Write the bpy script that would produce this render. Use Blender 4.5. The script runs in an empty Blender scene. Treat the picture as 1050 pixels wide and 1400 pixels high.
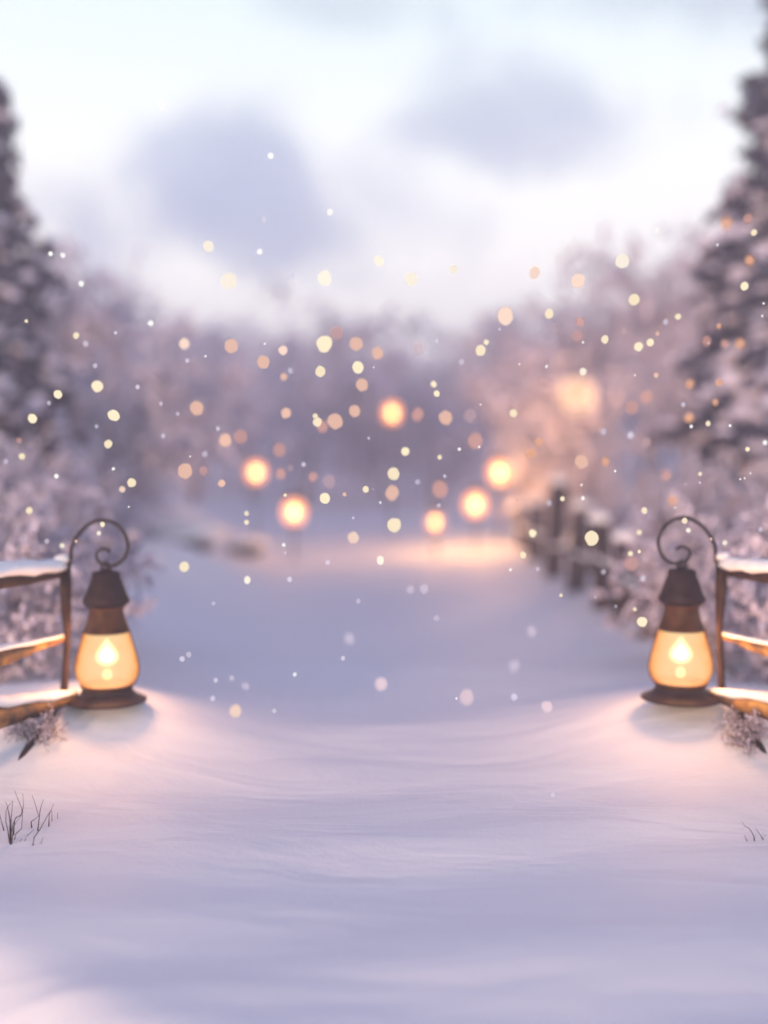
import bpy, math, random
from mathutils import Vector, Matrix, noise as mnoise
import numpy as np

random.seed(7)
S = bpy.context.scene
C = S.collection
R = math.radians

# ------------------------------------------------------------------ camera model
CAM_Z = 1.03
FPX = 1400.0
PITCH = math.atan(60 / 1400.0)
FWD = Vector((0, math.cos(PITCH), -math.sin(PITCH)))
UPV = Vector((0, math.sin(PITCH), math.cos(PITCH)))
CAM = Vector((0, 0, CAM_Z))

def ray(px, py):
    return FWD + Vector((1, 0, 0)) * ((px - 525) / FPX) + UPV * ((700 - py) / FPX)

def at(px, py, Y):
    d = ray(px, py)
    return CAM + d * (Y / d.y)

def sm(a, b, x):
    t = max(0.0, min(1.0, (x - a) / (b - a)))
    return t * t * (3 - 2 * t)

def nz(x, y, z=0.0):
    return mnoise.noise(Vector((x, y, z)))

# ------------------------------------------------------------------ terrain
EDGE0 = (-0.83, 2.12); EDGEN = (-0.585, -0.811)

def height(x, y):
    h = 0.0
    # gently undulating snow
    near = 1.0 - 0.55 * sm(2.5, 6, y)
    h += 0.028 * nz(x * 0.55 + 3, y * 0.8, 1.0)
    h += 0.046 * near * nz(x * 0.6 + y * 0.7, y * 1.9 - x * .35, 4.0) + 0.018 * near * nz(x * 1.3 + y, y * 4.2 - x * .9, 14.0)
    h += 0.10 * sm(4, 14, y) * nz(x * 0.22, y * 0.2, 9.0)
    # banks either side of the trodden path
    half = 1.05 + 0.045 * max(0, y - 4)
    cx = 0.08 + 0.18 * math.sin(y * 0.16)
    for s in (-1, 1):
        d = (x - cx) * s - half
        h += 0.30 * sm(0.0, 1.9, d) * sm(3.6, 7.5, y)
        h += 0.25 * sm(1.5, 6.0, d) * sm(5, 12, y)
    # drifts under the lantern fences
    for s, ax in ((-1, -1.12), (1, 1.18)):
        h += 0.125 * math.exp(-((x - ax) / 0.50) ** 2 - ((y - 3.66) / 0.36) ** 2)
        h += 0.10 * math.exp(-((x - ax) / 0.62) ** 2 - ((y - 3.95) / 0.5) ** 2)
        h += 0.06 * math.exp(-((x - ax * 1.5) / 0.7) ** 2 - ((y - 4.3) / 0.8) ** 2)
    # path dips a little behind the foreground drift
    h -= 0.16 * math.exp(-((x - 0.15) / 1.2) ** 2) * sm(3.4, 8.2, y) * (1 - sm(8.6, 12, y))
    # mounds on the left bank
    h += 0.34 * math.exp(-((x + 2.9) / 1.0) ** 2 - ((y - 13.2) / 1.1) ** 2)
    h += 0.25 * math.exp(-((x + 1.9) / 0.7) ** 2 - ((y - 9.2) / 0.8) ** 2)
    # wooded slope
    h += 0.075 * max(0.0, y - 24) * sm(24, 40, y)
    h += 0.5 * sm(24, 40, y) * nz(x * 0.08, y * 0.08, 2.0)
    # lower-left: the drift breaks off towards the low sun
    s = (x - EDGE0[0]) * EDGEN[0] + (y - EDGE0[1]) * EDGEN[1]
    s += 0.035 * nz(x * 3, y * 3, 6.0)
    if y < 4 and x < 1.5:
        k = sm(0.55, -0.1, x)
        if s > -0.05:
            h -= k * 0.92 * min(0.5, (s + 0.05) ** 2 / 0.2 if s < 0.05 else s)
    return h

def ground_at(px, py, tmax=60):
    d = ray(px, py)
    t = 0.6
    while t < tmax:
        p = CAM + d * t
        if p.z <= height(p.x, p.y):
            return p
        t += 0.01 if t < 8 else 0.05
    return CAM + d * tmax

# ------------------------------------------------------------------ materials
def mat(name):
    m = bpy.data.materials.new(name); m.use_nodes = True
    nt = m.node_tree
    b = nt.nodes['Principled BSDF']
    return m, nt, b

def N(nt, typ, **kw):
    n = nt.nodes.new(typ)
    for k, v in kw.items():
        if k.startswith('i_'):
            n.inputs[k[2:].replace('_', ' ')].default_value = v
        else:
            setattr(n, k, v)
    return n

def ramp(nt, stops):
    n = nt.nodes.new('ShaderNodeValToRGB')
    el = n.color_ramp.elements
    while len(el) > 1: el.remove(el[-1])
    el[0].position = stops[0][0]; el[0].color = (*stops[0][1], 1)
    for p, c in stops[1:]:
        e = el.new(p); e.color = (*c, 1)
    return n

def speckled(name, stops, scale, rough=0.8, bump=0.0, stretch=None, metallic=0.0, detail=5):
    m, nt, b = mat(name)
    tc = N(nt, 'ShaderNodeTexCoord')
    mp = N(nt, 'ShaderNodeMapping')
    if stretch: mp.inputs['Scale'].default_value = stretch
    nt.links.new(tc.outputs['Object'], mp.inputs['Vector'])
    no = N(nt, 'ShaderNodeTexNoise'); no.inputs['Scale'].default_value = scale
    no.inputs['Detail'].default_value = detail
    nt.links.new(mp.outputs[0], no.inputs['Vector'])
    r = ramp(nt, stops)
    nt.links.new(no.outputs['Fac'], r.inputs[0])
    nt.links.new(r.outputs[0], b.inputs['Base Color'])
    b.inputs['Roughness'].default_value = rough
    b.inputs['Metallic'].default_value = metallic
    if bump:
        bp = N(nt, 'ShaderNodeBump'); bp.inputs['Strength'].default_value = bump
        bp.inputs['Distance'].default_value = 0.02
        nt.links.new(no.outputs['Fac'], bp.inputs['Height'])
        nt.links.new(bp.outputs[0], b.inputs['Normal'])
    return m

M = {}
# ground snow: wind streaks and fine grain as bump
m, nt, b = mat('ground_snow')
tc = N(nt, 'ShaderNodeTexCoord')
mp = N(nt, 'ShaderNodeMapping'); mp.inputs['Scale'].default_value = (0.6, 1.9, 1.0); mp.inputs['Rotation'].default_value = (0, 0, R(11))
nt.links.new(tc.outputs['Object'], mp.inputs['Vector'])
n1 = N(nt, 'ShaderNodeTexNoise'); n1.inputs['Scale'].default_value = 2.4; n1.inputs['Detail'].default_value = 6; n1.inputs['Distortion'].default_value = 0.6
nt.links.new(mp.outputs[0], n1.inputs['Vector'])
n2 = N(nt, 'ShaderNodeTexNoise'); n2.inputs['Scale'].default_value = 90; n2.inputs['Detail'].default_value = 3
nt.links.new(tc.outputs['Object'], n2.inputs['Vector'])
b1 = N(nt, 'ShaderNodeBump'); b1.inputs['Strength'].default_value = 0.45; b1.inputs['Distance'].default_value = 0.05
b2 = N(nt, 'ShaderNodeBump'); b2.inputs['Strength'].default_value = 0.25; b2.inputs['Distance'].default_value = 0.004
nt.links.new(n1.outputs['Fac'], b1.inputs['Height']); nt.links.new(n2.outputs['Fac'], b2.inputs['Height'])
nt.links.new(b1.outputs[0], b2.inputs['Normal']); nt.links.new(b2.outputs[0], b.inputs['Normal'])
b.inputs['Base Color'].default_value = (0.77, 0.79, 0.87, 1); b.inputs['Roughness'].default_value = 0.65
b.inputs['Specular IOR Level'].default_value = 0.25
M['ground'] = m
M['snow'] = speckled('settled_snow', [(0.3, (0.80, 0.80, 0.86)), (0.7, (0.90, 0.90, 0.93))], 14, 0.7, 0.5)
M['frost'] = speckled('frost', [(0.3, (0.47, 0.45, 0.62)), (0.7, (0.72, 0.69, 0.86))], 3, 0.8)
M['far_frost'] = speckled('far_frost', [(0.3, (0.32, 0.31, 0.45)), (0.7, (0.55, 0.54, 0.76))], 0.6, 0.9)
M['needles'] = speckled('needles', [(0.3, (0.026, 0.025, 0.056)), (0.7, (0.070, 0.068, 0.13))], 6, 0.8)
M['bark'] = speckled('bark', [(0.3, (0.045, 0.032, 0.034)), (0.7, (0.12, 0.085, 0.08))], 10, 0.9, 0.6, (1, 1, 0.2))
M['twig'] = speckled('twig', [(0.3, (0.10, 0.07, 0.075)), (0.7, (0.20, 0.15, 0.15))], 10, 0.9)
M['grass'] = speckled('dry_stem', [(0.3, (0.018, 0.012, 0.016)), (0.7, (0.05, 0.035, 0.04))], 60, 0.8)
M['wood'] = speckled('weathered_wood', [(0.3, (0.018, 0.010, 0.011)), (0.55, (0.042, 0.023, 0.020)), (0.75, (0.085, 0.046, 0.028))], 9, 0.75, 0.6, (1, 1, 1))
M['rail'] = speckled('peeled_rail', [(0.40, (0.025, 0.013, 0.011)), (0.50, (0.15, 0.065, 0.020)), (0.64, (0.36, 0.20, 0.045))], 9, 0.7, 0.6)
M['dark_wood'] = speckled('dark_wood', [(0.3, (0.018, 0.012, 0.016)), (0.7, (0.055, 0.038, 0.042))], 8, 0.85, 0.5)
M['iron'] = speckled('wrought_iron', [(0.3, (0.020, 0.016, 0.022)), (0.7, (0.055, 0.045, 0.055))], 40, 0.5, 0.3)
M['tin'] = speckled('painted_tin', [(0.3, (0.016, 0.009, 0.012)), (0.7, (0.036, 0.021, 0.026))], 18, 0.55, 0.2)
M['copper'] = speckled('sooty_copper', [(0.3, (0.035, 0.014, 0.007)), (0.7, (0.09, 0.036, 0.016))], 18, 0.5, 0.2)
M['rock'] = speckled('dark_rock', [(0.3, (0.025, 0.025, 0.040)), (0.7, (0.06, 0.06, 0.085))], 5, 0.9, 0.8)

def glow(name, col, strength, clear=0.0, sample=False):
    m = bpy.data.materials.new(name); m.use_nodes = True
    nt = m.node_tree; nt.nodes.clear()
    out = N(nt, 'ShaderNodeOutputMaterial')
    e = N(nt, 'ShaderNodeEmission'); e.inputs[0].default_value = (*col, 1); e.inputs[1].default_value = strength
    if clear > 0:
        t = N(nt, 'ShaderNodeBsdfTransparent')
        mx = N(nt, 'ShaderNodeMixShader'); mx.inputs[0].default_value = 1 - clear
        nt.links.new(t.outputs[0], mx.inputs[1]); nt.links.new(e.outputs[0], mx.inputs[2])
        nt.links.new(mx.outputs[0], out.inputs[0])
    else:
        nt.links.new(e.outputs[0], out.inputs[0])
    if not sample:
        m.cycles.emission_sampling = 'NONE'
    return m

for _k in ('tin', 'copper', 'iron', 'dark_wood', 'wood', 'needles', 'bark', 'rock'):
    M[_k].node_tree.nodes['Principled BSDF'].inputs['Specular IOR Level'].default_value = .18
# lantern glass: glowing amber glass, thicker (deeper amber) towards its rim, light passes through
m = bpy.data.materials.new('amber_glass'); m.use_nodes = True
nt = m.node_tree; nt.nodes.clear()
out = N(nt, 'ShaderNodeOutputMaterial')
lw = N(nt, 'ShaderNodeLayerWeight'); lw.inputs[0].default_value = 0.35
no = N(nt, 'ShaderNodeTexNoise'); no.inputs['Scale'].default_value = 16; no.inputs['Detail'].default_value = 4
tc = N(nt, 'ShaderNodeTexCoord'); nt.links.new(tc.outputs['Object'], no.inputs['Vector'])
ad = N(nt, 'ShaderNodeMath', operation='MULTIPLY_ADD'); ad.inputs[1].default_value = 0.5; ad.inputs[2].default_value = -0.25
nt.links.new(no.outputs['Fac'], ad.inputs[0])
a2 = N(nt, 'ShaderNodeMath', operation='ADD'); nt.links.new(lw.outputs['Facing'], a2.inputs[0]); nt.links.new(ad.outputs[0], a2.inputs[1])
rp = ramp(nt, [(0.0, (1.0, 0.70, 0.37)), (0.35, (1.0, 0.57, 0.23)), (0.56, (0.95, 0.34, 0.07)), (0.85, (0.70, 0.17, 0.03))])
nt.links.new(a2.outputs[0], rp.inputs[0])
e = N(nt, 'ShaderNodeEmission'); e.inputs[1].default_value = 1.1
nt.links.new(rp.outputs[0], e.inputs[0])
t = N(nt, 'ShaderNodeBsdfTransparent'); t.inputs[0].default_value = (1.0, 0.86, 0.66, 1)
mx = N(nt, 'ShaderNodeMixShader'); mx.inputs[0].default_value = 0.70
nt.links.new(t.outputs[0], mx.inputs[1]); nt.links.new(e.outputs[0], mx.inputs[2]); nt.links.new(mx.outputs[0], out.inputs[0])
m.cycles.emission_sampling = 'NONE'
M['glass'] = m
def globe_mat(name, col, s):
    m = bpy.data.materials.new(name); m.use_nodes = True
    nt = m.node_tree; nt.nodes.clear()
    out = N(nt, 'ShaderNodeOutputMaterial')
    e = N(nt, 'ShaderNodeEmission'); e.inputs[0].default_value = (*col, 1); e.inputs[1].default_value = s
    t = N(nt, 'ShaderNodeBsdfTransparent'); ad = N(nt, 'ShaderNodeAddShader')
    nt.links.new(t.outputs[0], ad.inputs[0]); nt.links.new(e.outputs[0], ad.inputs[1]); nt.links.new(ad.outputs[0], out.inputs[0])
    m.cycles.emission_sampling = 'NONE'
    return m
M['flame'] = globe_mat('flame', (1.0, 0.78, 0.44), 4.2)
_nt = M['flame'].node_tree          # burning gas: brightest where the flame is thickest
_lw = N(_nt, 'ShaderNodeLayerWeight'); _lw.inputs[0].default_value = .5
_a = N(_nt, 'ShaderNodeMath', operation='SUBTRACT'); _a.inputs[0].default_value = 1.0; _nt.links.new(_lw.outputs['Facing'], _a.inputs[1])
_b = N(_nt, 'ShaderNodeMath', operation='POWER'); _nt.links.new(_a.outputs[0], _b.inputs[0]); _b.inputs[1].default_value = 3.6
_c = N(_nt, 'ShaderNodeMath', operation='MULTIPLY'); _nt.links.new(_b.outputs[0], _c.inputs[0]); _c.inputs[1].default_value = 6.5
_nt.links.new(_c.outputs[0], next(n for n in _nt.nodes if n.type == 'EMISSION').inputs[1])
M['flame_reflection'] = globe_mat('flame_reflection_glow', (1.0, 0.72, 0.34), 1.6)
M['bulb'] = globe_mat('lamp_bulb', (1.0, 0.54, 0.17), 4.0)
M['bulb_amber'] = globe_mat('amber_bulb', (1.0, 0.40, 0.06), 4.2)
M['globe'] = globe_mat('lamp_halo_globe', (1.0, 0.30, 0.045), 1.15)  # orange emission of the outer globe put in for the halo round each lamp
M['halo_amber'] = globe_mat('amber_halo_globe', (1.0, 0.32, 0.05), .35)
M['paper'] = globe_mat('lantern_paper', (1.0, 0.56, 0.24), 0.48)

# ------------------------------------------------------------------ mesh builder
class MB:
    def __init__(self):
        self.v = []; self.f = []; self.mi = []
    def add(self, vs, fs, mi=0):
        o = len(self.v)
        self.v += [tuple(p) for p in vs]
        self.f += [tuple(i + o for i in f) for f in fs]
        self.mi += [mi] * len(fs)
    def tube(self, pts, radii, n=8, mi=0, cap=True, lump=0.0, seed=0.0, flat=1.0):
        pts = [Vector(p) for p in pts]
        if not hasattr(radii, '__len__'): radii = [radii] * len(pts)
        vs = []; fs = []
        ref = Vector((0.13, 0.31, 0.94))
        for i, p in enumerate(pts):
            t = (pts[min(i + 1, len(pts) - 1)] - pts[max(i - 1, 0)])
            t = t.normalized() if t.length > 1e-9 else Vector((0, 0, 1))
            if abs(t.dot(ref)) > 0.97: ref2 = Vector((1, 0, 0))
            else: ref2 = ref
            a = t.cross(ref2).normalized(); b = t.cross(a).normalized()
            for k in range(n):
                an = 2 * math.pi * k / n
                o = a * math.cos(an) + b * math.sin(an)
                r = radii[i]
                if lump: r *= 1 + lump * nz(p.x * 9 + o.x * 1.5 + seed, p.y * 9 + o.y * 1.5, p.z * 9 + o.z * 1.5)
                q = o * r; q.z *= flat
                vs.append(p + q)
        m = len(pts)
        for i in range(m - 1):
            for k in range(n):
                k2 = (k + 1) % n
                fs.append((i * n + k, i * n + k2, (i + 1) * n + k2, (i + 1) * n + k))
        if cap:
            fs.append(tuple(range(n - 1, -1, -1))); fs.append(tuple((m - 1) * n + k for k in range(n)))
        self.add(vs, fs, mi)
    def lathe(self, prof, n=40, mi=0, cx=0, cy=0):
        vs = []; fs = []
        for r, z in prof:
            for k in range(n):
                a = 2 * math.pi * k / n
                vs.append((cx + r * math.cos(a), cy + r * math.sin(a), z))
        for i in range(len(prof) - 1):
            for k in range(n):
                k2 = (k + 1) % n
                fs.append((i * n + k, i * n + k2, (i + 1) * n + k2, (i + 1) * n + k))
        self.add(vs, fs, mi)
    def ball(self, c, rx, ry, rz, nu=10, nv=7, mi=0, lump=0.0, seed=0.0):
        vs = []; fs = []
        c = Vector(c)
        for j in range(nv + 1):
            th = math.pi * j / nv
            for k in range(nu):
                a = 2 * math.pi * k / nu
                o = Vector((math.sin(th) * math.cos(a), math.sin(th) * math.sin(a), math.cos(th)))
                q = 1 + (lump * nz(o.x * 1.7 + seed, o.y * 1.7, o.z * 1.7 + seed) if lump else 0)
                vs.append(c + Vector((o.x * rx, o.y * ry, o.z * rz)) * q)
        for j in range(nv):
            for k in range(nu):
                k2 = (k + 1) % nu
                fs.append((j * nu + k, (j + 1) * nu + k, (j + 1) * nu + k2, j * nu + k2))
        self.add(vs, fs, mi)
    def card(self, c, s, rng, mi=0, asp=1.0):
        a = Vector((rng.gauss(0, 1), rng.gauss(0, 1), rng.gauss(0, 1))).normalized()
        b = a.orthogonal().normalized()
        b = (b * math.cos(1.3) + a.cross(b) * math.sin(rng.random() * 6)).normalized()
        b = (b - a * b.dot(a)).normalized()
        c = Vector(c)
        self.add([c - a * s - b * s * asp * .5, c + a * s * .6 - b * s * asp, c + a * s + b * s * asp * .6, c - a * s * .5 + b * s * asp], [(0, 1, 2, 3)], mi)
    def mesh(self, name, mats, smooth=True):
        me = bpy.data.meshes.new(name)
        me.from_pydata(self.v, [], self.f)
        for m in (mats if isinstance(mats, (list, tuple)) else [mats]): me.materials.append(m)
        me.polygons.foreach_set('material_index', self.mi)
        me.polygons.foreach_set('use_smooth', [smooth] * len(self.f))
        me.update()
        return me
    def build(self, name, mats, parent=None, smooth=True):
        o = bpy.data.objects.new(name, self.mesh(name, mats, smooth)); C.objects.link(o)
        if parent: o.parent = parent
        return o

def tag(o, label=None, cat=None, group=None, kind=None):
    if label: o['label'] = label
    if cat: o['category'] = cat
    if group: o['group'] = group
    if kind: o['kind'] = kind
    return o

def empty(name, loc, rz=0.0):
    o = bpy.data.objects.new(name, None); C.objects.link(o)
    o.location = loc; o.rotation_euler = (0, 0, rz); o.empty_display_size = 0.1
    return o

def copy_tree(o, parent=None):
    c = o.copy(); C.objects.link(c)
    if parent: c.parent = parent
    for ch in list(o.children): copy_tree(ch, c)
    return c

# ------------------------------------------------------------------ ground
ys = [-2.5]
while ys[-1] < 110:
    ys.append(ys[-1] + 0.045 + 0.022 * max(0.0, ys[-1] - 1.5))
nx = 220
vs = []; fs = []
for y in ys:
    W = 7 + 0.75 * max(0, y)
    for i in range(nx + 1):
        u = 2 * i / nx - 1
        x = W * (0.45 * u + 0.55 * u ** 3)
        vs.append((x, y, height(x, y)))
for j in range(len(ys) - 1):
    for i in range(nx):
        a = j * (nx + 1) + i
        fs.append((a, a + 1, a + nx + 2, a + nx + 1))
g = MB(); g.add(vs, fs)
tag(g.build('snow_ground', M['ground']), kind='structure')

# ------------------------------------------------------------------ trees
def grow(segs, p, d, L, r, lev, rng, maxlev, nch, gravity):
    n = 4 if lev < 2 else 3
    pts = [p.copy()]; rad = [r]
    kids = []
    for i in range(n):
        d = (d + Vector((rng.gauss(0, .14), rng.gauss(0, .14), rng.gauss(0, .10) + gravity[lev]))).normalized()
        p = p + d * (L / n)
        pts.append(p.copy()); rad.append(max(0.004, r * (1 - 0.8 * (i + 1) / n)))
        if lev < maxlev and (i > 0 or lev > 0 or rng.random() < .3):
            k = nch[lev] // n + (1 if rng.random() < (nch[lev] % n) / n else 0)
            for _ in range(k):
                a = rng.random() * 6.283
                o = d.orthogonal().normalized(); o = (o * math.cos(a) + d.cross(o) * math.sin(a))
                nd = (d * rng.uniform(.45, .9) + o * rng.uniform(.6, 1.0)).normalized()
                kids.append((p - d * (L / n) * rng.random(), nd, L * rng.uniform(.38, .62) * (1.15 - .4 * (i / n)), rad[-1] * .6 + .003))
    segs.append((lev, pts, rad))
    for k in kids: grow(segs, k[0], k[1], k[2], k[3], lev + 1, rng, maxlev, nch, gravity)

def frost_tree_mesh(seed, H, r, nch, cards, csize, maxlev=3, stems=1, spread=0.08, frost='frost', thin=0.0):
    rng = random.Random(seed)
    trunk = MB(); crown = MB()
    segs = []
    for s in range(stems):
        a = 6.283 * s / max(1, stems) + rng.random()
        d = Vector((math.cos(a) * spread, math.sin(a) * spread, 1)).normalized()
        grow(segs, Vector((0, 0, -0.15)), d, H * rng.uniform(.8, 1), r, 0, rng, maxlev, nch, (0.02, 0.06, 0.0, -0.08))
    for lev, pts, rad in segs:
        if lev == 0: trunk.tube(pts, rad, 8)
        else: crown.tube(pts, rad, 5 if lev == 1 else 3, 0, cap=False)
        if lev >= 1:
            for i in range(len(pts) - 1):
                k = cards if lev >= 2 else cards // 2
                for _ in range(k):
                    q = pts[i].lerp(pts[i + 1], rng.random())
                    if thin and rng.random() < thin * max(0, q.z / H - .35): continue
                    crown.card(q + Vector((rng.gauss(0, .4), rng.gauss(0, .4), rng.gauss(.2, .4))) * csize, csize * rng.uniform(.5, 1.3), rng, 1, rng.uniform(.4, .9))
    return trunk.mesh('trunk', M['bark']), crown.mesh('crown', [M['twig'], M[frost]], smooth=False)

def tree_thing(name, meshes, loc, rz, sc, label, cat, group=None):
    t = empty(name, loc, rz)
    t.scale = (sc, sc, sc)
    for n, me in zip(('trunk', 'crown'), meshes):
        o = bpy.data.objects.new(n, me); C.objects.link(o); o.parent = t
    return tag(t, label, cat, group)

def spruce_meshes(seed, H, Rb, power=0.85):
    rng = random.Random(seed)
    trunk = MB(); crown = MB()
    trunk.tube([(0, 0, -0.2), (0, 0, H * .4), (0, 0, H * .98)], [H * .022, H * .014, .006], 10)
    z = 0.06 * H
    while z < H * 0.985:
        f = 1 - z / H
        L = Rb * f ** power * (1 + .12 * math.sin(z * 5))
        nb = 7 + int(6 * f)
        a0 = rng.random() * 6.283
        for k in range(nb):
            a = a0 + 6.283 * k / nb + rng.gauss(0, .12)
            l = L * rng.uniform(.72, 1.12)
            if l < .04: l = .04
            up = 0.30 * (1 - f) + 0.05
            pts = []; n = 5
            for i in range(n + 1):
                t = i / n
                rr = l * t
                zz = z + l * (up * t - 0.62 * t * t * (0.5 + f * .5) + .12 * t ** 3)
                pts.append(Vector((rr * math.cos(a), rr * math.sin(a), zz)))
            crown.tube(pts, [0.012 * (1 - .8 * i / n) + .003 for i in range(n + 1)], 4, 0, cap=False)
            nc = max(5, int(l * 44))
            for i in range(nc):
                t = (i + rng.random()) / nc
                j = min(n - 1, int(t * n)); q = pts[j].lerp(pts[j + 1], t * n - j)
                w = (0.04 + 0.11 * l) * (1.15 - t * .8)
                side = Vector((-math.sin(a), math.cos(a), 0)) * rng.gauss(0, w)
                crown.card(q + side + Vector((0, 0, -abs(rng.gauss(0, .035)))), rng.uniform(.045, .11), rng, 0, .55)
            # snow lying on the bough
            ns = max(1, int(l * 6.5))
            for i in range(ns):
                t = .25 + .75 * (i + rng.random()) / ns
                if rng.random() < .22 + .50 * (1 - f): continue
                j = min(n - 1, int(t * n)); q = pts[j].lerp(pts[j + 1], min(1, t * n - j))
                w = (0.06 + 0.085 * l) * (1.2 - t * .6)
                s = rng.uniform(.6, 1.2)
                crown.ball(q + Vector((rng.gauss(0, w * .5), rng.gauss(0, w * .5), .03)), w * s * 1.1, w * s * 1.1, w * s * .42, 7, 4, 1, .5, rng.random() * 50)
        z += H * .022 + .10 * f * f
    crown.card((0, 0, H), .05, rng, 0, .4)
    return trunk.mesh('trunk', M['bark']), crown.mesh('crown', [M['needles'], M['frost']], smooth=True)

def gz(x, y): return Vector((x, y, height(x, y)))

sp_l = spruce_meshes(11, 5.5, 1.38, 0.90)
sp_r = spruce_meshes(12, 6.1, 1.6, 0.82)
pl = at(-44, 700, 9.6); pr = at(1096, 700, 9.6)
tree_thing('spruce_tree', sp_l, gz(pl.x, pl.y), .4, 1, 'snow laden dark spruce at the left edge, behind the left lantern fence', 'tree', 'tall snowy spruces')
tree_thing('spruce_tree', sp_r, gz(pr.x, pr.y), 1.4, 1, 'wide snow laden dark spruce at the right edge, orange glints among its boughs', 'tree', 'tall snowy spruces')

fa = frost_tree_mesh(21, 4.4, .075, (14, 8, 5), 4, .055, thin=.9)
fb = frost_tree_mesh(22, 4.0, .07, (15, 8, 5), 4, .06, thin=.9)
st = frost_tree_mesh(33, .85, .016, (7, 5, 3), 1, .018, stems=9, spread=.8)
fc = frost_tree_mesh(23, 3.6, .06, (14, 9, 5), 4, .06, thin=.9, stems=2, spread=.25)
G_FT = 'frosted bare trees beside the path'
for px, Y, me, rz, sc, lab in (
    (95, 10.5, fb, .3, .62, 'frosted bare tree with pinkish twigs just right of the left spruce'),
    (165, 14.5, fa, 2.1, .55, 'slender frosted tree behind the snow mound on the left bank'),
    (20, 13.5, fc, 4.2, .85, 'frosted twin-stemmed tree hidden partly behind the left spruce'),
    (262, 20.0, fb, 1.2, .9, 'small frosted tree at the wood edge, left of the two low lanterns'),
    (915, 11.5, fa, .9, .50, 'pale frosted tree between the rail fence and the right spruce'),
    (838, 14.5, fb, 3.0, .68, 'frosted tree holding the round paper lantern above the rail fence'),
    (745, 17.5, fc, 5.0, .9, 'frosted tree glowing orange beside the two bright right lanterns'),
    (985, 15.5, fc, 2.6, 1.0, 'frosted twin-stemmed tree half hidden by the right spruce')):
    p = at(px, 700, Y)
    tree_thing('frosted_tree', me, gz(p.x, p.y), rz, sc, lab, 'tree', G_FT)

# frosted shrubs
sa = frost_tree_mesh(31, .85, .012, (6, 5, 3), 6, .016, stems=7, spread=.7)
sb = frost_tree_mesh(32, 1.1, .014, (6, 5, 3), 6, .019, stems=8, spread=.6)
G_SH = 'frosted shrubs in the snow'
for px, Y, me, rz, sc, lab in (
    (30, 5.4, sb, 0, .8, 'frosted shrub seen through the rails of the left lantern fence'),
    (-15, 4.7, sa, 1.1, .95, 'low frosted shrub at the left edge behind the lantern fence'),
    (1022, 5.4, sb, 2.0, .8, 'frosted shrub seen through the rails of the right lantern fence'),
    (1065, 4.7, sa, .4, .95, 'low frosted shrub at the right edge behind the lantern fence'),
    (46, 3.42, st, .3, .16, 'little tangle of bare twigs under the bottom rail of the left fence'),
    (1022, 3.42, st, 1.9, .16, 'little tangle of bare twigs under the bottom rail of the right fence'),
    (40, 8.0, sb, 3.1, .9, 'bushy frosted shrub at the foot of the left spruce'),
    (112, 9.4, sb, 1.6, .62, 'frosted shrub left of the dark boulders on the left bank'),
    (985, 7.8, sb, 5.1, .9, 'bushy frosted shrub right of the rail fence end post'),
    (880, 10.6, sb, 4.1, .8, 'snowy shrub rising behind the middle of the rail fence'),
    (775, 14.2, sb, 2.6, 1.2, 'frosted shrub beyond the far end of the rail fence')):
    p = at(px, 700, Y)
    tree_thing('frosted_shrub', me, gz(p.x, p.y) - Vector((0, 0, .02)), rz, sc, lab, 'shrub', G_SH)

# the far wood reads as one mass
def forest():
    rng = random.Random(5)
    kinds = []
    for s in range(4):
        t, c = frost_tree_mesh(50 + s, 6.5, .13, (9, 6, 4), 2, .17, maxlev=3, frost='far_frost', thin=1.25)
        tv = np.array([v.co[:] for v in t.vertices]); tf = [tuple(p.vertices) for p in t.polygons]
        cv = np.array([v.co[:] for v in c.vertices]); cf = [tuple(p.vertices) for p in c.polygons]
        cm = [p.material_index for p in c.polygons]
        kinds.append((tv, tf, cv, cf, cm))
    V = []; F = []; MI = []; o = 0
    spots = []
    for row, (Y, n, half) in enumerate(((27, 15, 15), (31, 17, 18), (36, 18, 20), (42, 19, 23), (50, 20, 27), (60, 22, 32))):
        for i in range(n):
            x = -half + 2 * half * (i + rng.uniform(.1, .9)) / n
            y = Y + rng.uniform(-2, 2)
            spots.append((x, y))
    for x, y in spots:
        tv, tf, cv, cf, cm = kinds[rng.randrange(4)]
        a = rng.random() * 6.283; sc = rng.uniform(.55, 1.05) * (0.80 + .007 * (y - 27))
        Rm = np.array([[math.cos(a), -math.sin(a), 0], [math.sin(a), math.cos(a), 0], [0, 0, 1]])
        off = np.array([x, y, height(x, y) - .1])
        for v, f, mi in ((tv, tf, [0] * len(tf)), (cv, cf, [m + 1 for m in cm])):
            V.append(v @ Rm.T * sc + off)
            F += [tuple(i + o for i in q) for q in f]; MI += mi
            o += len(v)
    me = bpy.data.meshes.new('far_wood')
    me.from_pydata([tuple(p) for p in np.concatenate(V)], [], F)
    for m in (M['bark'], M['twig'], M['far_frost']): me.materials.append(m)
    me.polygons.foreach_set('material_index', MI); me.update()
    ob = bpy.data.objects.new('far_wood', me); C.objects.link(ob)
    tag(ob, 'misty frosted bare wood closing off the far end of the path', 'wood', kind='stuff')
forest()

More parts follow.
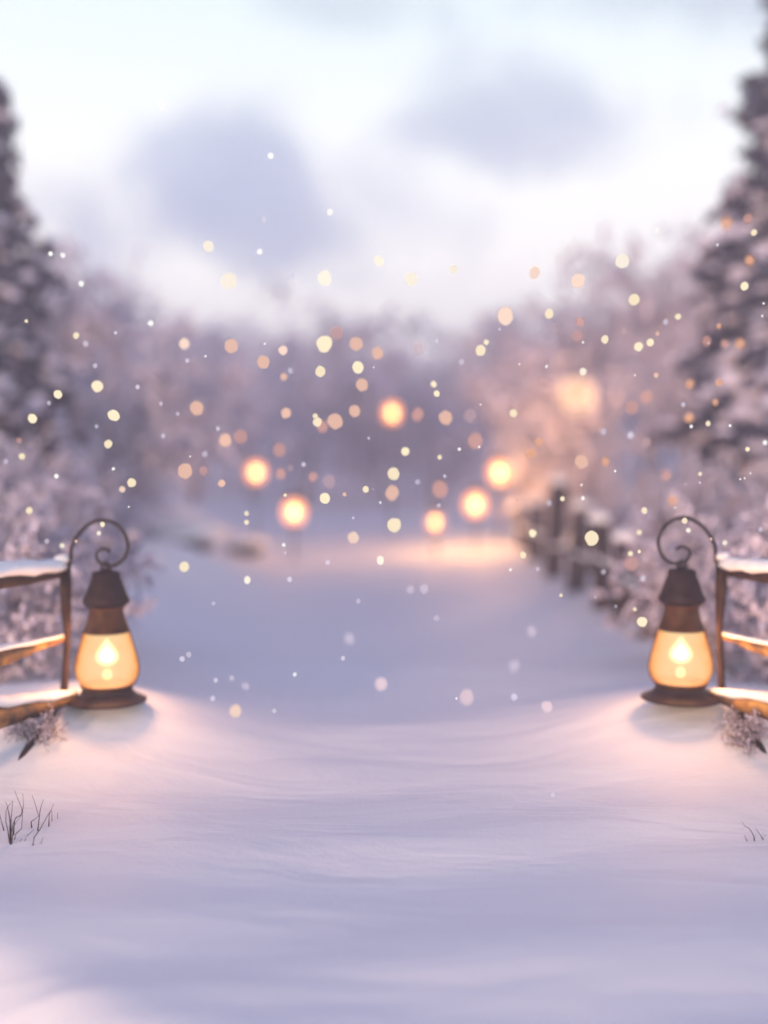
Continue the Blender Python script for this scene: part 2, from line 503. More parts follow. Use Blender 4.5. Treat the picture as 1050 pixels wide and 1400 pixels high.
# ------------------------------------------------------------------ boulders on the left bank
for px, py, Y, w, lab, sd in ((248, 738, 11.0, .34, 'dark boulder under a thick snow cap on the left bank, the larger one', 3.0),
                              (335, 748, 11.6, .20, 'smaller dark boulder with snow cap, left of the low bright lantern', 8.0)):
    p = at(px, py, Y); p.z = height(p.x, p.y)
    t = empty('boulder', p)
    bm_ = MB(); bm_.ball((0, 0, .06), w, w * .8, w * .36, 18, 12, 0, .35, sd); bm_.build('rock', M['rock'], t)
    bm_ = MB(); bm_.ball((0, .05, .06 + w * .34), w * 1.25, w * .95, w * .42, 18, 10, 0, .3, sd + 2); bm_.build('snow_cap', M['snow'], t)
    tag(t, lab, 'boulder', 'snow capped boulders')

# ------------------------------------------------------------------ foreground fences with scroll hooks
ZL = 3.6
def fence(mir, label):
    def X(px): return 1050 - px + 25 if mir else px      # right side is the mirror of the left
    dy = -3 if mir else 0
    base = at(X(90), 1010 + dy, 3.65); base.z = height(base.x, base.y)
    root = empty('rail_fence', base)
    inv = Matrix.Translation(-base)
    P = lambda px, py, Y: inv @ at(X(px), py + dy, Y)
    lower = lambda q: Vector((q.x, q.y, height(q.x + base.x, q.y + base.y) - base.z - .08))
    # end post (tapering, slightly crooked) + one further post outside the frame
    mb = MB()
    top = P(90, 768, 3.65)
    pts = [top, P(89.5, 800, 3.65), P(90.5, 835, 3.65), P(92, 870, 3.65), P(90, 905, 3.65), P(88, 945, 3.66), P(88, 985, 3.66)]
    pts.append(lower(pts[-1]))
    mb.tube(pts, [.017, .021, .018, .011, .012, .015, .018, .02], 10, lump=.25)
    post = mb.build('post', M['wood'], root)
    mb = MB()
    q = P(90, 745, 3.655)
    mb.ball(P(87, 764, 3.65), .03, .03, .016, 12, 8, lump=.3); mb.build('snow_cap', M['snow'], post)
    far = lambda a, b, t: a.lerp(b, t)
    # rails: A at the post, B where they leave the frame; they run on outside it
    T = 2.6
    rails = [((88, 783, 3.66), (0, 796, 3.36), .014, .024, M['wood'], .036, .044),
             ((90, 872, 3.66), (0, 899, 3.34), .008, .026, M['rail'], .010, .018),
             ((104, 957, 3.60), (0, 980, 3.30), .014, .040, M['rail'], .020, .034)]
    endp = None
    for (a, b, r0, r1, mt, s0, s1) in rails:
        a = P(*a); b = P(*b)
        pts = []; rad = []; n = 14
        for i in range(n + 1):
            t = T * i / n
            q = a.lerp(b, t) + Vector((0, 0, .010 * nz(t * 3 + r0 * 90, r1 * 60)))
            pts.append(q); rad.append((r0 + (r1 - r0) * min(t, 1.25)) * (1 + .14 * nz(t * 5, r1 * 100)))
        mb = MB(); mb.tube(pts, rad, 12, lump=.34, seed=r1 * 70); rail = mb.build('rail', mt, root)
        sp = [q + Vector((0, 0, rad[i] * .85 + (s0 + (s1 - s0) * min(1, i / n * T)) * .45)) for i, q in enumerate(pts)]
        sr = [(s0 + (s1 - s0) * min(1, i / n * T)) * (1 + .35 * nz(i * .8, r1 * 50)) for i in range(n + 1)]
        sr[0] *= .6
        mb = MB(); mb.tube(sp, sr, 12, lump=.30, seed=r1 * 33, flat=.62); mb.build('snow_cap', M['snow'], rail)
        endp = pts[-2]
    mb = MB()
    e0 = Vector((endp.x, endp.y, endp.z + .62)); e1 = lower(endp)
    mb.tube([e0, e0.lerp(e1, .5), e1], [.028, .032, .036], 10, lump=.2); mb.build('post', M['wood'], root)
    # dark binding round the bottom rail
    mb = MB(); c = P(49, 968, 3.46); d = (P(0, 980, 3.30) - P(104, 957, 3.60)).normalized()
    mb.tube([c - d * .018, c + d * .018], [.034, .034], 14); mb.build('binding', M['dark_wood'], root)
    # slanting brace stuck into the snow
    mb = MB()
    b0 = P(80, 958, 3.60); b1 = inv @ ground_at(X(42), 1018 + dy)
    mb.tube([b0, b0.lerp(b1, .35) + Vector((.008, 0, 0)), b0.lerp(b1, .7), b1, b1 + (b1 - b0) * .4], [.012, .015, .014, .016, .016], 8, lump=.3); mb.build('brace', M['dark_wood'], root)
    # wrought iron scroll hook
    ctrl = [(96, 772), (97, 760), (98, 748), (104, 736), (113, 724), (125, 715), (138, 711), (152, 713), (164, 721), (172, 733), (175, 746), (172, 758),
            (166, 767), (157, 773), (147, 774), (137, 770), (132, 762), (133, 755), (139, 751), (146, 751), (151, 755)]
    pts = [P(x, y, ZL + .05 * max(0, 1 - i / 5)) for i, (x, y) in enumerate(ctrl)]
    # Catmull-Rom
    sp = []
    for i in range(len(pts) - 1):
        p0, p1, p2, p3 = pts[max(i - 1, 0)], pts[i], pts[i + 1], pts[min(i + 2, len(pts) - 1)]
        for k in range(4):
            t = k / 4
            sp.append(.5 * ((2 * p1) + (p2 - p0) * t + (2 * p0 - 5 * p1 + 4 * p2 - p3) * t * t + (3 * p1 - p0 - 3 * p2 + p3) * t ** 3))
    sp.append(pts[-1])
    mb = MB(); mb.tube(sp, [.0074 - .0014 * i / len(sp) for i in range(len(sp))], 10); mb.build('hook', M['iron'], root)
    tag(root, label, 'fence', 'log rail fences holding the lanterns')
fence(False, 'left log rail fence with snowy rails and curled iron lantern hook')
fence(True, 'right log rail fence with snowy rails and curled iron lantern hook')

# ------------------------------------------------------------------ hanging lanterns
PXM = ZL / FPX
def make_lantern(loc):
    root = empty('hanging_lantern', loc)              # origin at the lantern's foot
    zz = lambda py: (969 - py) * PXM
    L = lambda prof: [(r * PXM, zz(py)) for r, py in prof]
    mb = MB(); mb.lathe(L([(0, 781), (6, 781), (7, 783), (17, 785), (19, 787), (19.5, 795), (21, 797), (24, 806), (28, 817), (32, 825), (31, 828), (26, 833), (24, 835), (0, 834)])); mb.build('cap', M['tin'], root)
    mb = MB(); mb.lathe(L([(23.5, 835.5), (23.2, 841), (24.5, 848), (27, 856), (30.5, 865), (31.5, 866.5), (31, 868.5), (29, 868.5)])); mb.build('collar', M['copper'], root)
    mb = MB(); mb.lathe(L([(30, 868), (33, 878), (36.5, 890), (40, 903), (42.2, 915), (42.3, 922), (40.5, 930), (37, 937), (33.5, 940.5)]), 56); gl = mb.build('glass', M['glass'], root)
    mb = MB(); mb.lathe(L([(33, 939.5), (36, 939.8), (36.5, 942), (34.5, 944.5), (0, 944.4)])); mb.build('burner_ring', M['copper'], root)
    mb = MB(); mb.lathe(L([(33.5, 945), (33.8, 948), (36, 952), (42, 957), (51, 961), (53.5, 962.5), (53.5, 964), (50, 964.5), (0, 964)])); mb.build('base', M['tin'], root)
    for s in (-1, 1):
        pr = [(31.5, 867), (34.4, 878), (38, 890), (41.6, 903), (43.8, 915), (44, 922), (42, 931), (38.3, 938), (35.2, 941.5)]
        mb = MB(); mb.tube([(s * r * PXM, 0, zz(py)) for r, py in pr], .0026, 6); mb.build('guard_wire', M['copper'], root)
    mb = MB(); ring = [(8 * PXM * math.sin(a) * .8, 0, zz(780) + 7 * PXM * math.cos(a)) for a in [2 * math.pi * k / 20 for k in range(21)]]
    mb.tube(ring, .0042, 8); mb.build('ring', M['iron'], root)
    mb = MB(); mb.lathe(L([(.1, 877), (4, 879.5), (9, 885), (14.5, 892), (18, 899), (18, 906), (14, 912.5), (7, 917), (.1, 918)]), 18); mb.build('flame', M['flame'], root)
    mb = MB(); mb.lathe(L([(.1, 920), (4, 921), (6.5, 926), (6, 931), (3, 934), (.1, 934.5)]), 16); mb.build('flame_reflection', M['flame_reflection'], root)  # the flame's reflection on the base, added as a small glowing ball
    return root
G_HL = 'big lit lanterns hanging from the fence hooks'
ll = make_lantern(at(147, 963, ZL))
tag(ll, 'big glowing amber lantern hanging from the left fence hook', 'lantern', G_HL)
lr = copy_tree(ll); lr.location = at(930, 960, ZL)
tag(lr, 'big glowing amber lantern hanging from the right fence hook', 'lantern', G_HL)

def lamp(loc, watts, col, rad, name='lamp_light'):
    d = bpy.data.lights.new(name, 'POINT'); d.energy = watts; d.color = col; d.shadow_soft_size = rad
    o = bpy.data.objects.new(name, d); C.objects.link(o); o.location = loc
    return o
for l in (ll, lr):
    lamp(l.location + Vector((0, 0, (969 - 900) * PXM)), 36.0, (1.0, .54, .30), .095)

# ------------------------------------------------------------------ far lanterns along the path
G_PL = 'small lit lanterns along the far path'
def path_lantern(px, py, Y, dia, globe, watts, label):
    c = at(px, py, Y); gzv = height(c.x, c.y)
    H = c.z - gzv
    root = empty('path_lantern', (c.x, c.y, gzv)); r = dia / 2
    mb = MB(); mb.tube([(0, 0, -.2), (0, 0, max(.05, H - r - .03))], [.014, .011], 8); mb.build('pole', M['iron'], root)
    mb = MB(); mb.lathe([(0, H - r - .035), (r * .55, H - r - .03), (r * .6, H - r + .002), (r * .3, H - r + .012), (0, H - r + .012)], 20); mb.build('base', M['iron'], root)
    mb = MB(); mb.ball((0, 0, H), r, r, r * 1.08, 24, 16); mb.build('globe', M['halo_amber'] if globe is M['bulb_amber'] else M['globe'], root)  # outer globe, its orange emission put in for the lamp's halo
    mb = MB(); mb.ball((0, 0, H), r * .35, r * .35, r * .40, 16, 12); mb.build('bulb', globe, root)
    mb = MB(); mb.lathe([(0, H + r * 1.5), (r * .25, H + r * 1.45), (r * .5, H + r * 1.2), (r * .9, H + r * 1.02), (r * .85, H + r * .98), (0, H + r * 1.06)], 20); mb.build('cap', M['iron'], root)
    tag(root, label, 'lantern', G_PL)
    lamp(c, watts, (1.0, .46, .15), r * .7)
path_lantern(350, 646, 14.0, 0.27, M['bulb'], 11, 'bright round lantern on a thin pole, upper left of the two left ones')
path_lantern(402, 700, 11.5, 0.27, M['bulb'], 9, 'bright low round lantern left of the path, nearest the snow')
path_lantern(536, 565, 15.0, 0.27, M['bulb'], 21, 'highest small bright lantern, standing above the middle of the path')
path_lantern(595, 714, 12.0, 0.25, M['bulb_amber'], 15, 'deep amber low lantern right of the path middle')
path_lantern(650, 690, 12.8, 0.29, M['bulb'], 48, 'bright yellow lantern, lower of the pair by the fence far end')
path_lantern(682, 646, 13.6, 0.29, M['bulb'], 48, 'bright yellow lantern, upper of the pair by the fence far end')
# round paper lantern hung in a frosted tree
c = at(788, 540, 13.2)
root = empty('paper_lantern', c - Vector((0, 0, .26)))
mb = MB(); mb.ball((0, 0, .26), .25, .25, .22, 24, 16); mb.build('shade', M['paper'], root)
mb = MB(); mb.lathe([(0, .02), (.08, .02), (.085, .045), (0, .05)], 20); mb.build('rim', M['iron'], root)
mb = MB(); mb.tube([(0, 0, .47), (.02, 0, .9), (.2, .2, 1.25)], .006, 6); mb.build('cord', M['iron'], root)
tag(root, 'large soft round paper lantern hanging in the frosted tree on the right', 'lantern')
lamp(c, 48, (1.0, .46, .16), .12)

# ------------------------------------------------------------------ weathered fence along the right of the path
fposts = [(893, 752, 868, 6.3), (856, 738, 850, 7.0), (824, 712, 831, 7.7), (791, 694, 800, 8.8), (760, 660, 786, 9.9), (733, 688, 770, 11.3), (713, 694, 757, 12.8)]
b0 = at(fposts[0][0], fposts[0][2], fposts[0][3])
root = empty('weathered_fence', (b0.x, b0.y, height(b0.x, b0.y)))
base = root.location.copy()
tops = []
for px, yt, yb, Y in fposts:
    t = at(px, yt, Y) - base; gzp = height(t.x + base.x, t.y + base.y) - base.z
    lean = Vector((random.gauss(0, .03), random.gauss(0, .03), 0))
    mb = MB(); rr = .082
    mb.tube([Vector((t.x, t.y, gzp - .2)) - lean, Vector((t.x, t.y, (gzp + t.z) / 2)), t + lean], [rr * 1.1, rr, rr * .9], 10, lump=.2, seed=px)
    o = mb.build('post', M['dark_wood'], root)
    mb = MB(); mb.ball(t + lean + Vector((0, 0, .02)), rr * 1.15, rr * 1.15, .045, 12, 8, lump=.3, seed=px); mb.build('snow_cap', M['snow'], o)
    tops.append((Vector((t.x, t.y, gzp)), t))
for i in range(len(tops) - 1):
    for hgt in (.30,):
        a = tops[i][0] + Vector((-.05, 0, hgt * (1 if i else .9))); b = tops[i + 1][0] + Vector((-.05, 0, hgt))
        a.z += random.uniform(-.05, .05); b.z += random.uniform(-.05, .05)
        pts = [a.lerp(b, k / 6) + Vector((0, 0, .015 * nz(k, i, hgt))) for k in range(7)]
        mb = MB(); mb.tube(pts, .055 if i < 3 else .032, 8, lump=.25, seed=i); o = mb.build('rail', M['dark_wood'], root)
        mb = MB(); mb.tube([q + Vector((0, 0, .045)) for q in pts], .028, 8, lump=.4, seed=i + 9, flat=.6); mb.build('snow_cap', M['snow'], o)
tag(root, 'dark weathered post and rail fence running back along the right of the path', 'fence')

# ------------------------------------------------------------------ dry grass tufts in the foreground
def tuft(lines, conv, label, extra=()):
    first = ground_at(*conv(*lines[0][0])); root_p = Vector((first.x, first.y, height(first.x, first.y)))
    mb = MB(); rng = random.Random(3)
    for ln in list(lines):
        b = ground_at(*conv(*ln[0])); Y = b.y
        pts = [at(*conv(*q), Y + (0.012 * i if i else 0)) - root_p for i, q in enumerate(ln)]
        pts.insert(0, pts[0] - Vector((0, 0, .02)))
        n = len(pts); w = .0019 if len(ln) > 2 else .0017
        mb.tube(pts, [w * (1 - .72 * i / (n - 1)) * (1.25 if i == 1 else 1) for i in range(n)], 5)
    o = mb.build('dry_grass', M['grass']); o.location = root_p
    tag(o, label, 'grass tuft', 'dry grass tufts in the foreground snow')
LG = [[(145, 900), (150, 700), (135, 500), (110, 350), (80, 270)], [(140, 880), (115, 700), (85, 560), (85, 430), (108, 350), (180, 270)], [(150, 900), (140, 640), (148, 540), (130, 430), (108, 360)],
      [(148, 905), (160, 720), (190, 590), (230, 500), (310, 460), (315, 380), (250, 220), (210, 110)], [(160, 900), (200, 620), (300, 470), (325, 390), (340, 300), (325, 160)],
      [(150, 880), (160, 510), (172, 390), (185, 260)], [(205, 830), (230, 730), (310, 660), (320, 500), (330, 330)], [(195, 770), (205, 610), (215, 530), (260, 480)],
      [(455, 650), (445, 560), (480, 540), (555, 480), (500, 290), (460, 180)], [(540, 700), (560, 530), (575, 400), (600, 310), (625, 240)],
      [(345, 860), (400, 750), (490, 670)], [(285, 845), (320, 800)], [(470, 905), (490, 790), (560, 690), (620, 590), (680, 480), (740, 380), (770, 305)],
      [(700, 640), (705, 460), (740, 380)], [(748, 570), (742, 400)], [(800, 550), (825, 540), (828, 430)], [(580, 895), (620, 780)], [(60, 700), (20, 560), (-10, 420)], [(-60, 850), (-40, 600), (-80, 380)]]
tuft(LG, lambda x, y: (x / 10.5, 1070 + y / 10.5), 'thin dark dry grass stems poking through snow at the left edge')
RG = [[(555, 1085), (540, 950), (490, 840), (420, 740), (320, 690), (250, 580)], [(380, 1075), (310, 900)], [(770, 1030), (700, 920), (590, 750)], [(850, 980), (800, 900)],
      [(900, 1100), (930, 700), (880, 310)], [(1050, 1150), (1000, 700), (1040, 300)], [(980, 1050), (920, 720), (860, 690)], [(1200, 1100), (1230, 600), (1190, 240)]]
tuft(RG, lambda x, y: (1000 + x / 17.5, 1090 + y / 17.5), 'few short dark dry grass stems in the snow at the right edge')

# ------------------------------------------------------------------ falling snowflakes, the lamplight on them put in as emission
FLAKES = """220,143,12,W 370,213,9,W 451,290,9,W 361,300,11,S 355,344,9,W 285,337,15,V 313,384,21,V 398,378,11,S 444,380,18,V 518,357,14,V 562,382,17,V 620,368,12,V 731,373,15,L 790,384,18,L 780,324,9,W 897,315,9,W 851,357,17,V 867,410,14,C
69,347,8,W 86,349,9,W 111,388,9,W 36,439,6,C 206,442,9,W 104,459,9,C 117,470,10,S 158,455,6,S
252,470,16,L 316,473,19,P 281,487,4,W 362,470,4,W 256,493,7,S 387,479,13,L 360,495,17,P 388,515,12,P 397,507,10,S 444,470,20,C 460,455,20,D 487,470,19,P 516,483,17,P 438,508,13,C 489,502,15,C 511,502,3,W 495,526,18,P 572,475,22,F 597,466,8,S 631,495,9,S
691,432,21,L 683,450,5,S 665,468,9,C 657,479,14,C 751,429,12,C 755,450,20,F 793,440,16,D 790,460,18,D 797,468,4,W 827,464,10,C 710,498,3,W 747,501,5,W 593,525,10,C 597,538,9,C 797,508,10,V 873,474,12,C 889,468,10,C 899,456,7,P 853,453,14,F 910,440,9,S 927,433,9,C 1031,318,9,C 1018,391,11,C 1025,356,17,O 993,305,21,O 1023,299,15,D 981,335,4,W 1044,415,4,W 1042,432,4,W
983,446,9,O 969,469,4,W 991,470,14,D 1012,470,18,O 966,466,17,D
133,528,16,C 79,539,11,C 67,551,7,S 44,572,13,C 26,602,9,D 155,568,14,C 148,607,11,C 188,529,8,S 132,583,7,S 220,552,7,S 243,566,7,S 223,596,8,S 130,500,8,S
269,558,19,P 308,602,18,P 329,597,20,D 298,586,8,S 391,565,15,P 431,569,9,C 434,577,12,C 458,576,20,P 441,583,18,D 485,562,17,P 571,567,19,D 609,571,19,P 643,568,22,F 650,603,22,D 702,565,11,C 703,549,18,F 657,553,3,W 504,599,5,S 554,617,12,C 628,614,6,W 655,611,4,W
897,513,9,P 868,513,3,W 943,525,16,O 983,523,13,O 978,550,11,O 934,553,8,S 942,571,17,O 945,583,6,W 968,579,8,C 998,582,5,W 1022,614,7,C 1046,605,8,W 864,557,20,D 884,543,20,D 745,522,18,F 825,590,12,S 862,595,12,S 883,605,18,F
30,624,10,C 8,631,9,S 77,651,7,W 155,641,6,W 180,660,12,C 167,669,11,L 40,698,10,C 176,693,3,W 64,740,8,S 85,746,9,V 140,717,8,C 135,729,8,V 104,740,5,P
253,644,19,P 278,644,15,D 280,621,10,S 260,624,3,W 303,661,11,P 382,615,20,D 384,648,17,D 415,635,8,S 428,652,15,D 397,640,12,F 450,658,22,F 390,677,6,C 444,681,13,C 471,676,7,P 500,669,9,C 510,669,3,S 520,687,4,W 538,648,16,C 536,674,19,P 539,718,19,C 483,735,15,L 483,708,5,S 520,766,11,V 448,769,9,S 601,625,8,C 608,651,6,S 571,659,9,S 602,669,23,D 600,691,8,S 337,702,8,C 337,714,8,C 388,745,7,W 390,756,5,S 252,775,14,C 338,793,10,V
795,631,19,P 828,631,15,O 841,644,4,W 795,663,4,W 797,681,6,W 769,682,8,C 708,684,6,P 728,729,12,C 715,759,9,C 698,779,5,W 751,688,10,S 735,778,7,S 725,620,18,O 737,604,15,O
809,736,17,C 881,698,9,C 957,648,7,C 957,660,3,W 937,662,2,W 1012,655,3,W 1018,654,3,W 1026,647,3,W 919,684,18,O 923,694,3,W 911,650,17,D 874,728,9,C 862,757,9,C 874,754,6,C 863,771,20,D 936,712,8,C 941,725,8,V 972,737,5,P 991,742,9,V 825,782,9,S 879,791,10,S 1040,724,8,S
767,814,6,C 806,801,2,W 814,817,3,W 868,833,7,C 878,850,14,C 842,829,5,S
292,825,7,S 396,792,9,S 478,873,19,G 469,900,8,S 403,922,7,W 317,927,9,S 295,930,8,S 336,938,14,G 258,895,10,S 249,901,10,S 291,955,9,S 322,972,17,L 375,972,8,S 521,935,19,T 638,953,21,T 624,955,4,W 748,966,17,T 727,863,18,G 703,910,20,G 703,953,12,S 580,805,16,G 561,806,14,G 597,845,12,G 490,822,8,S 756,1087,8,S"""
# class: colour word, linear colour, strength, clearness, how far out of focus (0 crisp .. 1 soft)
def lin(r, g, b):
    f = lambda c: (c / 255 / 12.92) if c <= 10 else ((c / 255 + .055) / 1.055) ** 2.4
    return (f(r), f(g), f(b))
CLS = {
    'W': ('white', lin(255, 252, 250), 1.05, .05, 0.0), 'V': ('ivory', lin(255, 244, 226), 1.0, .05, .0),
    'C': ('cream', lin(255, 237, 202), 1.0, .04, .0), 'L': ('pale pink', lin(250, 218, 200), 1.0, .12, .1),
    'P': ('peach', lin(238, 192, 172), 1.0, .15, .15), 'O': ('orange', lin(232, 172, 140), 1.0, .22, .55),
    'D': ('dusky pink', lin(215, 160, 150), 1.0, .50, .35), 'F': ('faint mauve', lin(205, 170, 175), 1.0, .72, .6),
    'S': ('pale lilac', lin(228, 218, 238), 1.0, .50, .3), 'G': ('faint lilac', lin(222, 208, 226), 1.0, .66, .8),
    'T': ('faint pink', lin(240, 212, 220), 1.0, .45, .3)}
OM = {(k, i): glow('lit_flake_' + v[0].replace(' ', '_'), v[1], v[2] * (1.06, .96, 1.0)[i], min(.9, v[3] + (0, .05, .16)[i])) for k, v in CLS.items() for i in range(3)}
FOC, APD = 2.98, 0.080
REG = [  # first hit wins: test, phrase
    (lambda x, y: y < 420 and x < 120, 'beside the left spruce top'),
    (lambda x, y: ((x - 320) / 185) ** 2 + ((y - 270) / 95) ** 2 < 1, 'before the large blue cloud'),
    (lambda x, y: y < 420 and x < 660, 'in the sky below the clouds'),
    (lambda x, y: y < 420 and x < 940, 'left of the right spruce top'),
    (lambda x, y: y < 400, 'before the upper right spruce'),
    (lambda x, y: y < 500 and x > 935, 'before the middle right spruce'),
    (lambda x, y: y < 640 and x > 920, 'before the lower right spruce'),
    (lambda x, y: y < 690 and x > 920, 'above the right scroll hook'),
    (lambda x, y: y >= 690 and y < 800 and x > 890, 'around the right scroll hook'),
    (lambda x, y: y < 520 and x < 230, 'beside the middle left spruce'),
    (lambda x, y: y < 620 and x < 240, 'beside the lower left spruce'),
    (lambda x, y: y < 705 and x < 215, 'above the left scroll hook'),
    (lambda x, y: y < 800 and x < 160, 'around the left scroll hook'),
    (lambda x, y: y < 530 and x < 410, 'before the upper left wood'),
    (lambda x, y: y < 530 and x < 640, 'above the highest lantern'),
    (lambda x, y: y < 530 and x < 770, 'before the upper right wood'),
    (lambda x, y: y < 530, 'near the paper lantern'),
    (lambda x, y: y < 612 and x < 350, 'before the lower left wood'),
    (lambda x, y: y < 612 and x < 536, 'left of the highest lantern'),
    (lambda x, y: y < 612 and x < 720, 'right of the highest lantern'),
    (lambda x, y: y < 612, 'below the paper lantern'),
    (lambda x, y: y < 690 and x < 345, 'left of the small left lanterns'),
    (lambda x, y: y < 690 and x < 470, 'around the two small left lanterns'),
    (lambda x, y: y < 700 and x < 560, 'below the highest lantern'),
    (lambda x, y: y < 700 and x < 680, 'around the amber lantern'),
    (lambda x, y: y < 700 and x < 925, 'above the weathered fence'),
    (lambda x, y: y < 800 and x < 420, 'by the boulders and left bank'),
    (lambda x, y: y < 790 and x < 640, 'over the far lit snow'),
    (lambda x, y: y < 870 and x > 680 and not (x < 740 and y > 800), 'before the weathered fence'),
    (lambda x, y: x < 420, 'beside the left hanging lantern'),
    (lambda x, y: x < 600, 'over the middle of the path'),
    (lambda x, y: True, 'beside the right hanging lantern')]
ordw = ['', 'first', 'second', 'third', 'fourth', 'fifth', 'sixth', 'seventh', 'eighth', 'ninth', 'tenth']
cntw = ['', 'one', 'two', 'three', 'four', 'five', 'six', 'seven', 'eight', 'nine', 'ten']
items = []
for tok in FLAKES.split():
    x, y, d, k = tok.split(','); x = float(x); y = float(y); d = float(d)
    size = 'tiny' if d < 6 else 'small' if d < 11 else 'middling' if d < 16 else 'large'
    reg = next(p for f, p in REG if f(x, y))
    items.append([x, y, d, k, size, reg])
groups = {}
for it in items: groups.setdefault((it[4], CLS[it[3]][0], it[5]), []).append(it)
labels = {}
for key, lst in groups.items():
    lst.sort(key=lambda i: i[0]); n = len(lst)
    for i, it in enumerate(lst):
        head = f'{key[0]} {key[1]} self-lit snowflake'
        labels[id(it)] = f'{head} {key[2]}' if n == 1 else f'{head}, {ordw[i + 1]} from left of {cntw[n]} {key[2]}'
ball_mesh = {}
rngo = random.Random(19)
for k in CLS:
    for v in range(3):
        mb = MB(); mb.ball((0, 0, 0), 1, 1, 1, 16, 12, 0, .16, v * 13 + ord(k)); ball_mesh[(k, v)] = mb.mesh('self_lit_flake', OM[(k, v)])
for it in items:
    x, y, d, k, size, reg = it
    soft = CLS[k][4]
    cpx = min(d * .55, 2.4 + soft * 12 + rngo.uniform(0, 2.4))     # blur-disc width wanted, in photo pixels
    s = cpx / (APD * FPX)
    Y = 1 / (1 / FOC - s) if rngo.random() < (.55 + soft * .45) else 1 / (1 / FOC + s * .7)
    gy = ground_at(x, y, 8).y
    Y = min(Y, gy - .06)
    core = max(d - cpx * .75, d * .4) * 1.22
    o = bpy.data.objects.new('self_lit_flake', ball_mesh[(k, rngo.randrange(3))]); C.objects.link(o)
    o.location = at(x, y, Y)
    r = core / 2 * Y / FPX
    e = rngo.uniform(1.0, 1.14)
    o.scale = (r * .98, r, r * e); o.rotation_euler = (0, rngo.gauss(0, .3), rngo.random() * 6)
    tag(o, labels[id(it)], 'light orb', 'self-lit snowflakes drifting in the air')  # light orb: a falling snowflake, its lamplight put in as emission

# ------------------------------------------------------------------ haze
mb = MB()
x0, x1, y0, y1, z0, z1 = -95, 95, -4, 112, -2.5, 12.5
mb.add([(x0, y0, z0), (x1, y0, z0), (x1, y1, z0), (x0, y1, z0), (x0, y0, z1), (x1, y0, z1), (x1, y1, z1), (x0, y1, z1)],
       [(3, 2, 1, 0), (4, 5, 6, 7), (0, 1, 5, 4), (1, 2, 6, 5), (2, 3, 7, 6), (3, 0, 4, 7)])
m = bpy.data.materials.new('haze'); m.use_nodes = True
nt = m.node_tree; nt.nodes.clear()
out = N(nt, 'ShaderNodeOutputMaterial'); pv = N(nt, 'ShaderNodeVolumePrincipled')
pv.inputs['Color'].default_value = (0.86, 0.85, 0.97, 1); pv.inputs['Density'].default_value = 0.015
pv.inputs['Anisotropy'].default_value = 0.15
nt.links.new(pv.outputs[0], out.inputs['Volume'])
hz = mb.build('haze', m, smooth=False); tag(hz, 'pale lavender winter mist filling the air', 'haze', kind='stuff')

# ------------------------------------------------------------------ sky and sun
SUN_EL, SUN_AZ = R(5), R(207)     # azimuth clockwise from +Y: behind the camera, a little left
w = bpy.data.worlds.new('World'); S.world = w; w.use_nodes = True
nt = w.node_tree; nt.nodes.clear()
out = N(nt, 'ShaderNodeOutputWorld'); bg = N(nt, 'ShaderNodeBackground'); bg.inputs[1].default_value = 0.1
sky = N(nt, 'ShaderNodeTexSky'); sky.sky_type = 'NISHITA'; sky.sun_disc = False
sky.sun_elevation = SUN_EL; sky.sun_rotation = SUN_AZ; sky.air_density = 1.0; sky.dust_density = 1.5; sky.ozone_density = 2.0
tc = N(nt, 'ShaderNodeTexCoord'); sx = N(nt, 'ShaderNodeSeparateXYZ'); nt.links.new(tc.outputs['Generated'], sx.inputs[0])
def MA(op, a, b=None, c=None, clamp=False):
    n = N(nt, 'ShaderNodeMath', operation=op); n.use_clamp = clamp
    for i, v in enumerate((a, b, c)):
        if v is None: continue
        if isinstance(v, (int, float)): n.inputs[i].default_value = v
        else: nt.links.new(v, n.inputs[i])
    return n.outputs[0]
az = MA('ARCTAN2', sx.outputs[0], sx.outputs[1]); el = MA('ARCSINE', sx.outputs[2])
# thin bright overcast, whitest low down, thinning to blue overhead
veil = ramp(nt, [(0.0, (18.0, 17.2, 16.2)), (0.13, (17.6, 17.2, 16.2)), (0.21, (14.2, 15.2, 15.2)), (0.285, (11.2, 13.6, 13.9)), (0.335, (4.9, 6.5, 10.2)), (0.5, (1.5, 2.2, 6.0)), (1.0, (0.8, 1.3, 4.8))])
nt.links.new(MA('DIVIDE', el, 1.5708, clamp=True), veil.inputs[0])
cov = MA('SUBTRACT', 0.96, MA('MULTIPLY', MA('DIVIDE', el, 1.5708, clamp=True), 0.5))
mx = N(nt, 'ShaderNodeMix', data_type='RGBA'); nt.links.new(cov, mx.inputs[0]); nt.links.new(sky.outputs[0], mx.inputs[6]); nt.links.new(veil.outputs[0], mx.inputs[7])
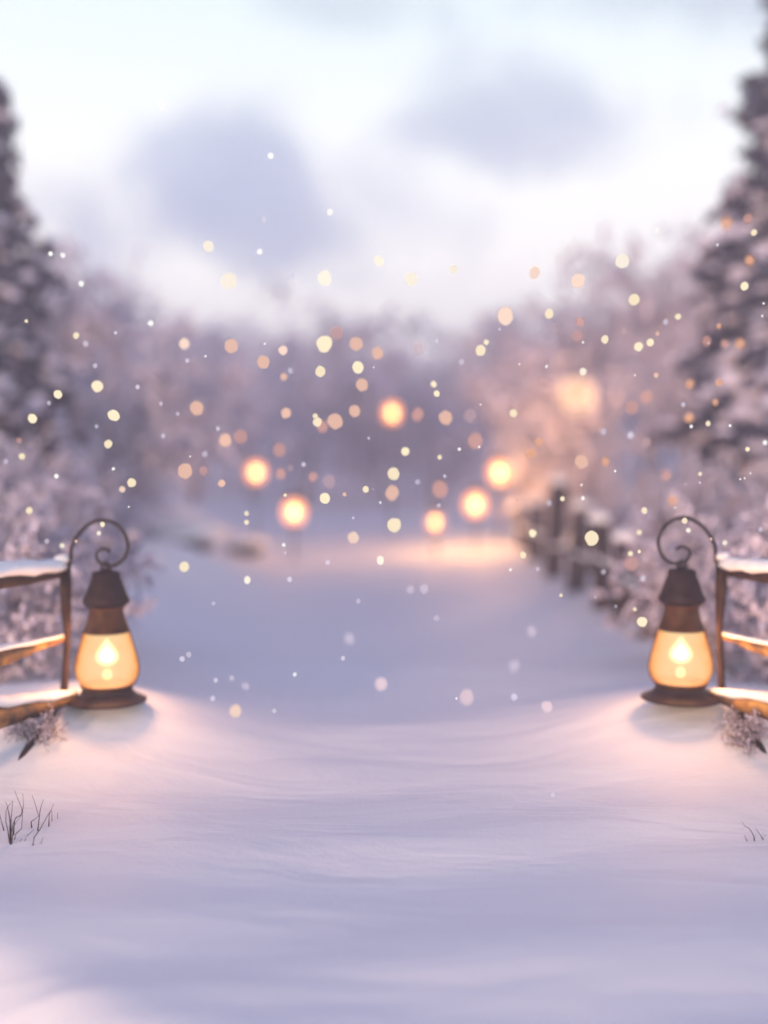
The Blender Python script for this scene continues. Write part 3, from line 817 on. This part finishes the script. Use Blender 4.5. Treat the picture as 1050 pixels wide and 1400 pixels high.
# cloud banks
cn = N(nt, 'ShaderNodeTexNoise'); cn.inputs['Scale'].default_value = 8; cn.inputs['Detail'].default_value = 6; cn.inputs['Distortion'].default_value = .4
nt.links.new(tc.outputs['Generated'], cn.inputs['Vector'])
wob = MA('MULTIPLY', MA('SUBTRACT', cn.outputs['Fac'], .5), 2.6)
col = mx.outputs[2]
def cloud(px, py, rx, ry, tint, amount, soft=.75):
    global col
    a0 = math.atan((px - 525) / FPX); e0 = math.atan((640 - py) / FPX)
    u = MA('DIVIDE', MA('SUBTRACT', az, a0), rx / FPX); v = MA('DIVIDE', MA('SUBTRACT', el, e0), ry / FPX)
    d = MA('ADD', MA('SQRT', MA('ADD', MA('MULTIPLY', u, u), MA('MULTIPLY', v, v))), wob)
    f = N(nt, 'ShaderNodeMapRange', interpolation_type='SMOOTHSTEP'); nt.links.new(d, f.inputs[0])
    f.inputs[1].default_value = 1 + soft * .6; f.inputs[2].default_value = 1 - soft; f.inputs[3].default_value = 0; f.inputs[4].default_value = amount
    k = N(nt, 'ShaderNodeMix', data_type='RGBA'); nt.links.new(f.outputs[0], k.inputs[0]); nt.links.new(col, k.inputs[6]); k.inputs[7].default_value = (*tint, 1)
    col = k.outputs[2]
cloud(255, 290, 135, 100, (5.5, 6.6, 9.0), .85, .8)
cloud(345, 240, 125, 85, (5.4, 6.5, 8.8), .8, .8)
cloud(400, 318, 185, 66, (5.8, 6.8, 9.1), .85, .8)
cloud(225, 225, 70, 40, (7.2, 8.2, 10.2), .6, .8)
cloud(690, 150, 130, 62, (6.2, 7.3, 9.2), .9, .9)
cloud(770, 180, 130, 50, (6.6, 7.6, 9.4), .85, .9)
cloud(590, 180, 100, 30, (7.2, 8.2, 9.8), .8, .9)
cloud(950, 15, 230, 62, (6.2, 7.4, 8.8), .8)
cloud(440, 12, 130, 42, (6.8, 8.2, 9.4), .7)
cloud(760, 205, 100, 40, (7.4, 8.2, 10.0), .7)
cloud(500, 250, 80, 60, (8.4, 9.0, 10.6), .5, .9)
cloud(110, 300, 90, 40, (8.2, 8.8, 10.2), .5)
nt.links.new(col, bg.inputs[0]); nt.links.new(bg.outputs[0], out.inputs[0])

sd = bpy.data.lights.new('sun', 'SUN'); sd.energy = 3.3; sd.angle = R(6); sd.color = (1.0, .55, .28)
so = bpy.data.objects.new('sun', sd); C.objects.link(so)
to_sun = Vector((math.sin(SUN_AZ) * math.cos(SUN_EL), math.cos(SUN_AZ) * math.cos(SUN_EL), math.sin(SUN_EL)))
so.rotation_euler = to_sun.to_track_quat('Z', 'Y').to_euler()

# ------------------------------------------------------------------ camera + render
cd = bpy.data.cameras.new('camera'); cam = bpy.data.objects.new('camera', cd); C.objects.link(cam)
cd.sensor_fit = 'VERTICAL'; cd.sensor_height = 36; cd.sensor_width = 27; cd.lens = 36
cd.clip_start = .05; cd.clip_end = 500
cam.location = CAM; cam.rotation_euler = (math.pi / 2 - PITCH, 0, 0)
cd.dof.use_dof = True; cd.dof.focus_distance = FOC; cd.dof.aperture_fstop = .036 / APD
cd.dof.aperture_ratio = 1.12
S.camera = cam
S.view_settings.view_transform = 'Standard'; S.view_settings.look = 'None'; S.view_settings.gamma = 1; S.view_settings.exposure = 0
S.view_settings.use_curve_mapping = False
S.render.engine = 'CYCLES'
cy = S.cycles
cy.use_denoising = True; cy.denoiser = 'OPENIMAGEDENOISE'; cy.denoising_input_passes = 'RGB_ALBEDO_NORMAL'
cy.max_bounces = 5; cy.diffuse_bounces = 2; cy.glossy_bounces = 2; cy.transmission_bounces = 3; cy.volume_bounces = 1; cy.transparent_max_bounces = 12
cy.sample_clamp_indirect = 2.5; cy.caustics_reflective = False; cy.caustics_refractive = False
cy.use_light_tree = True
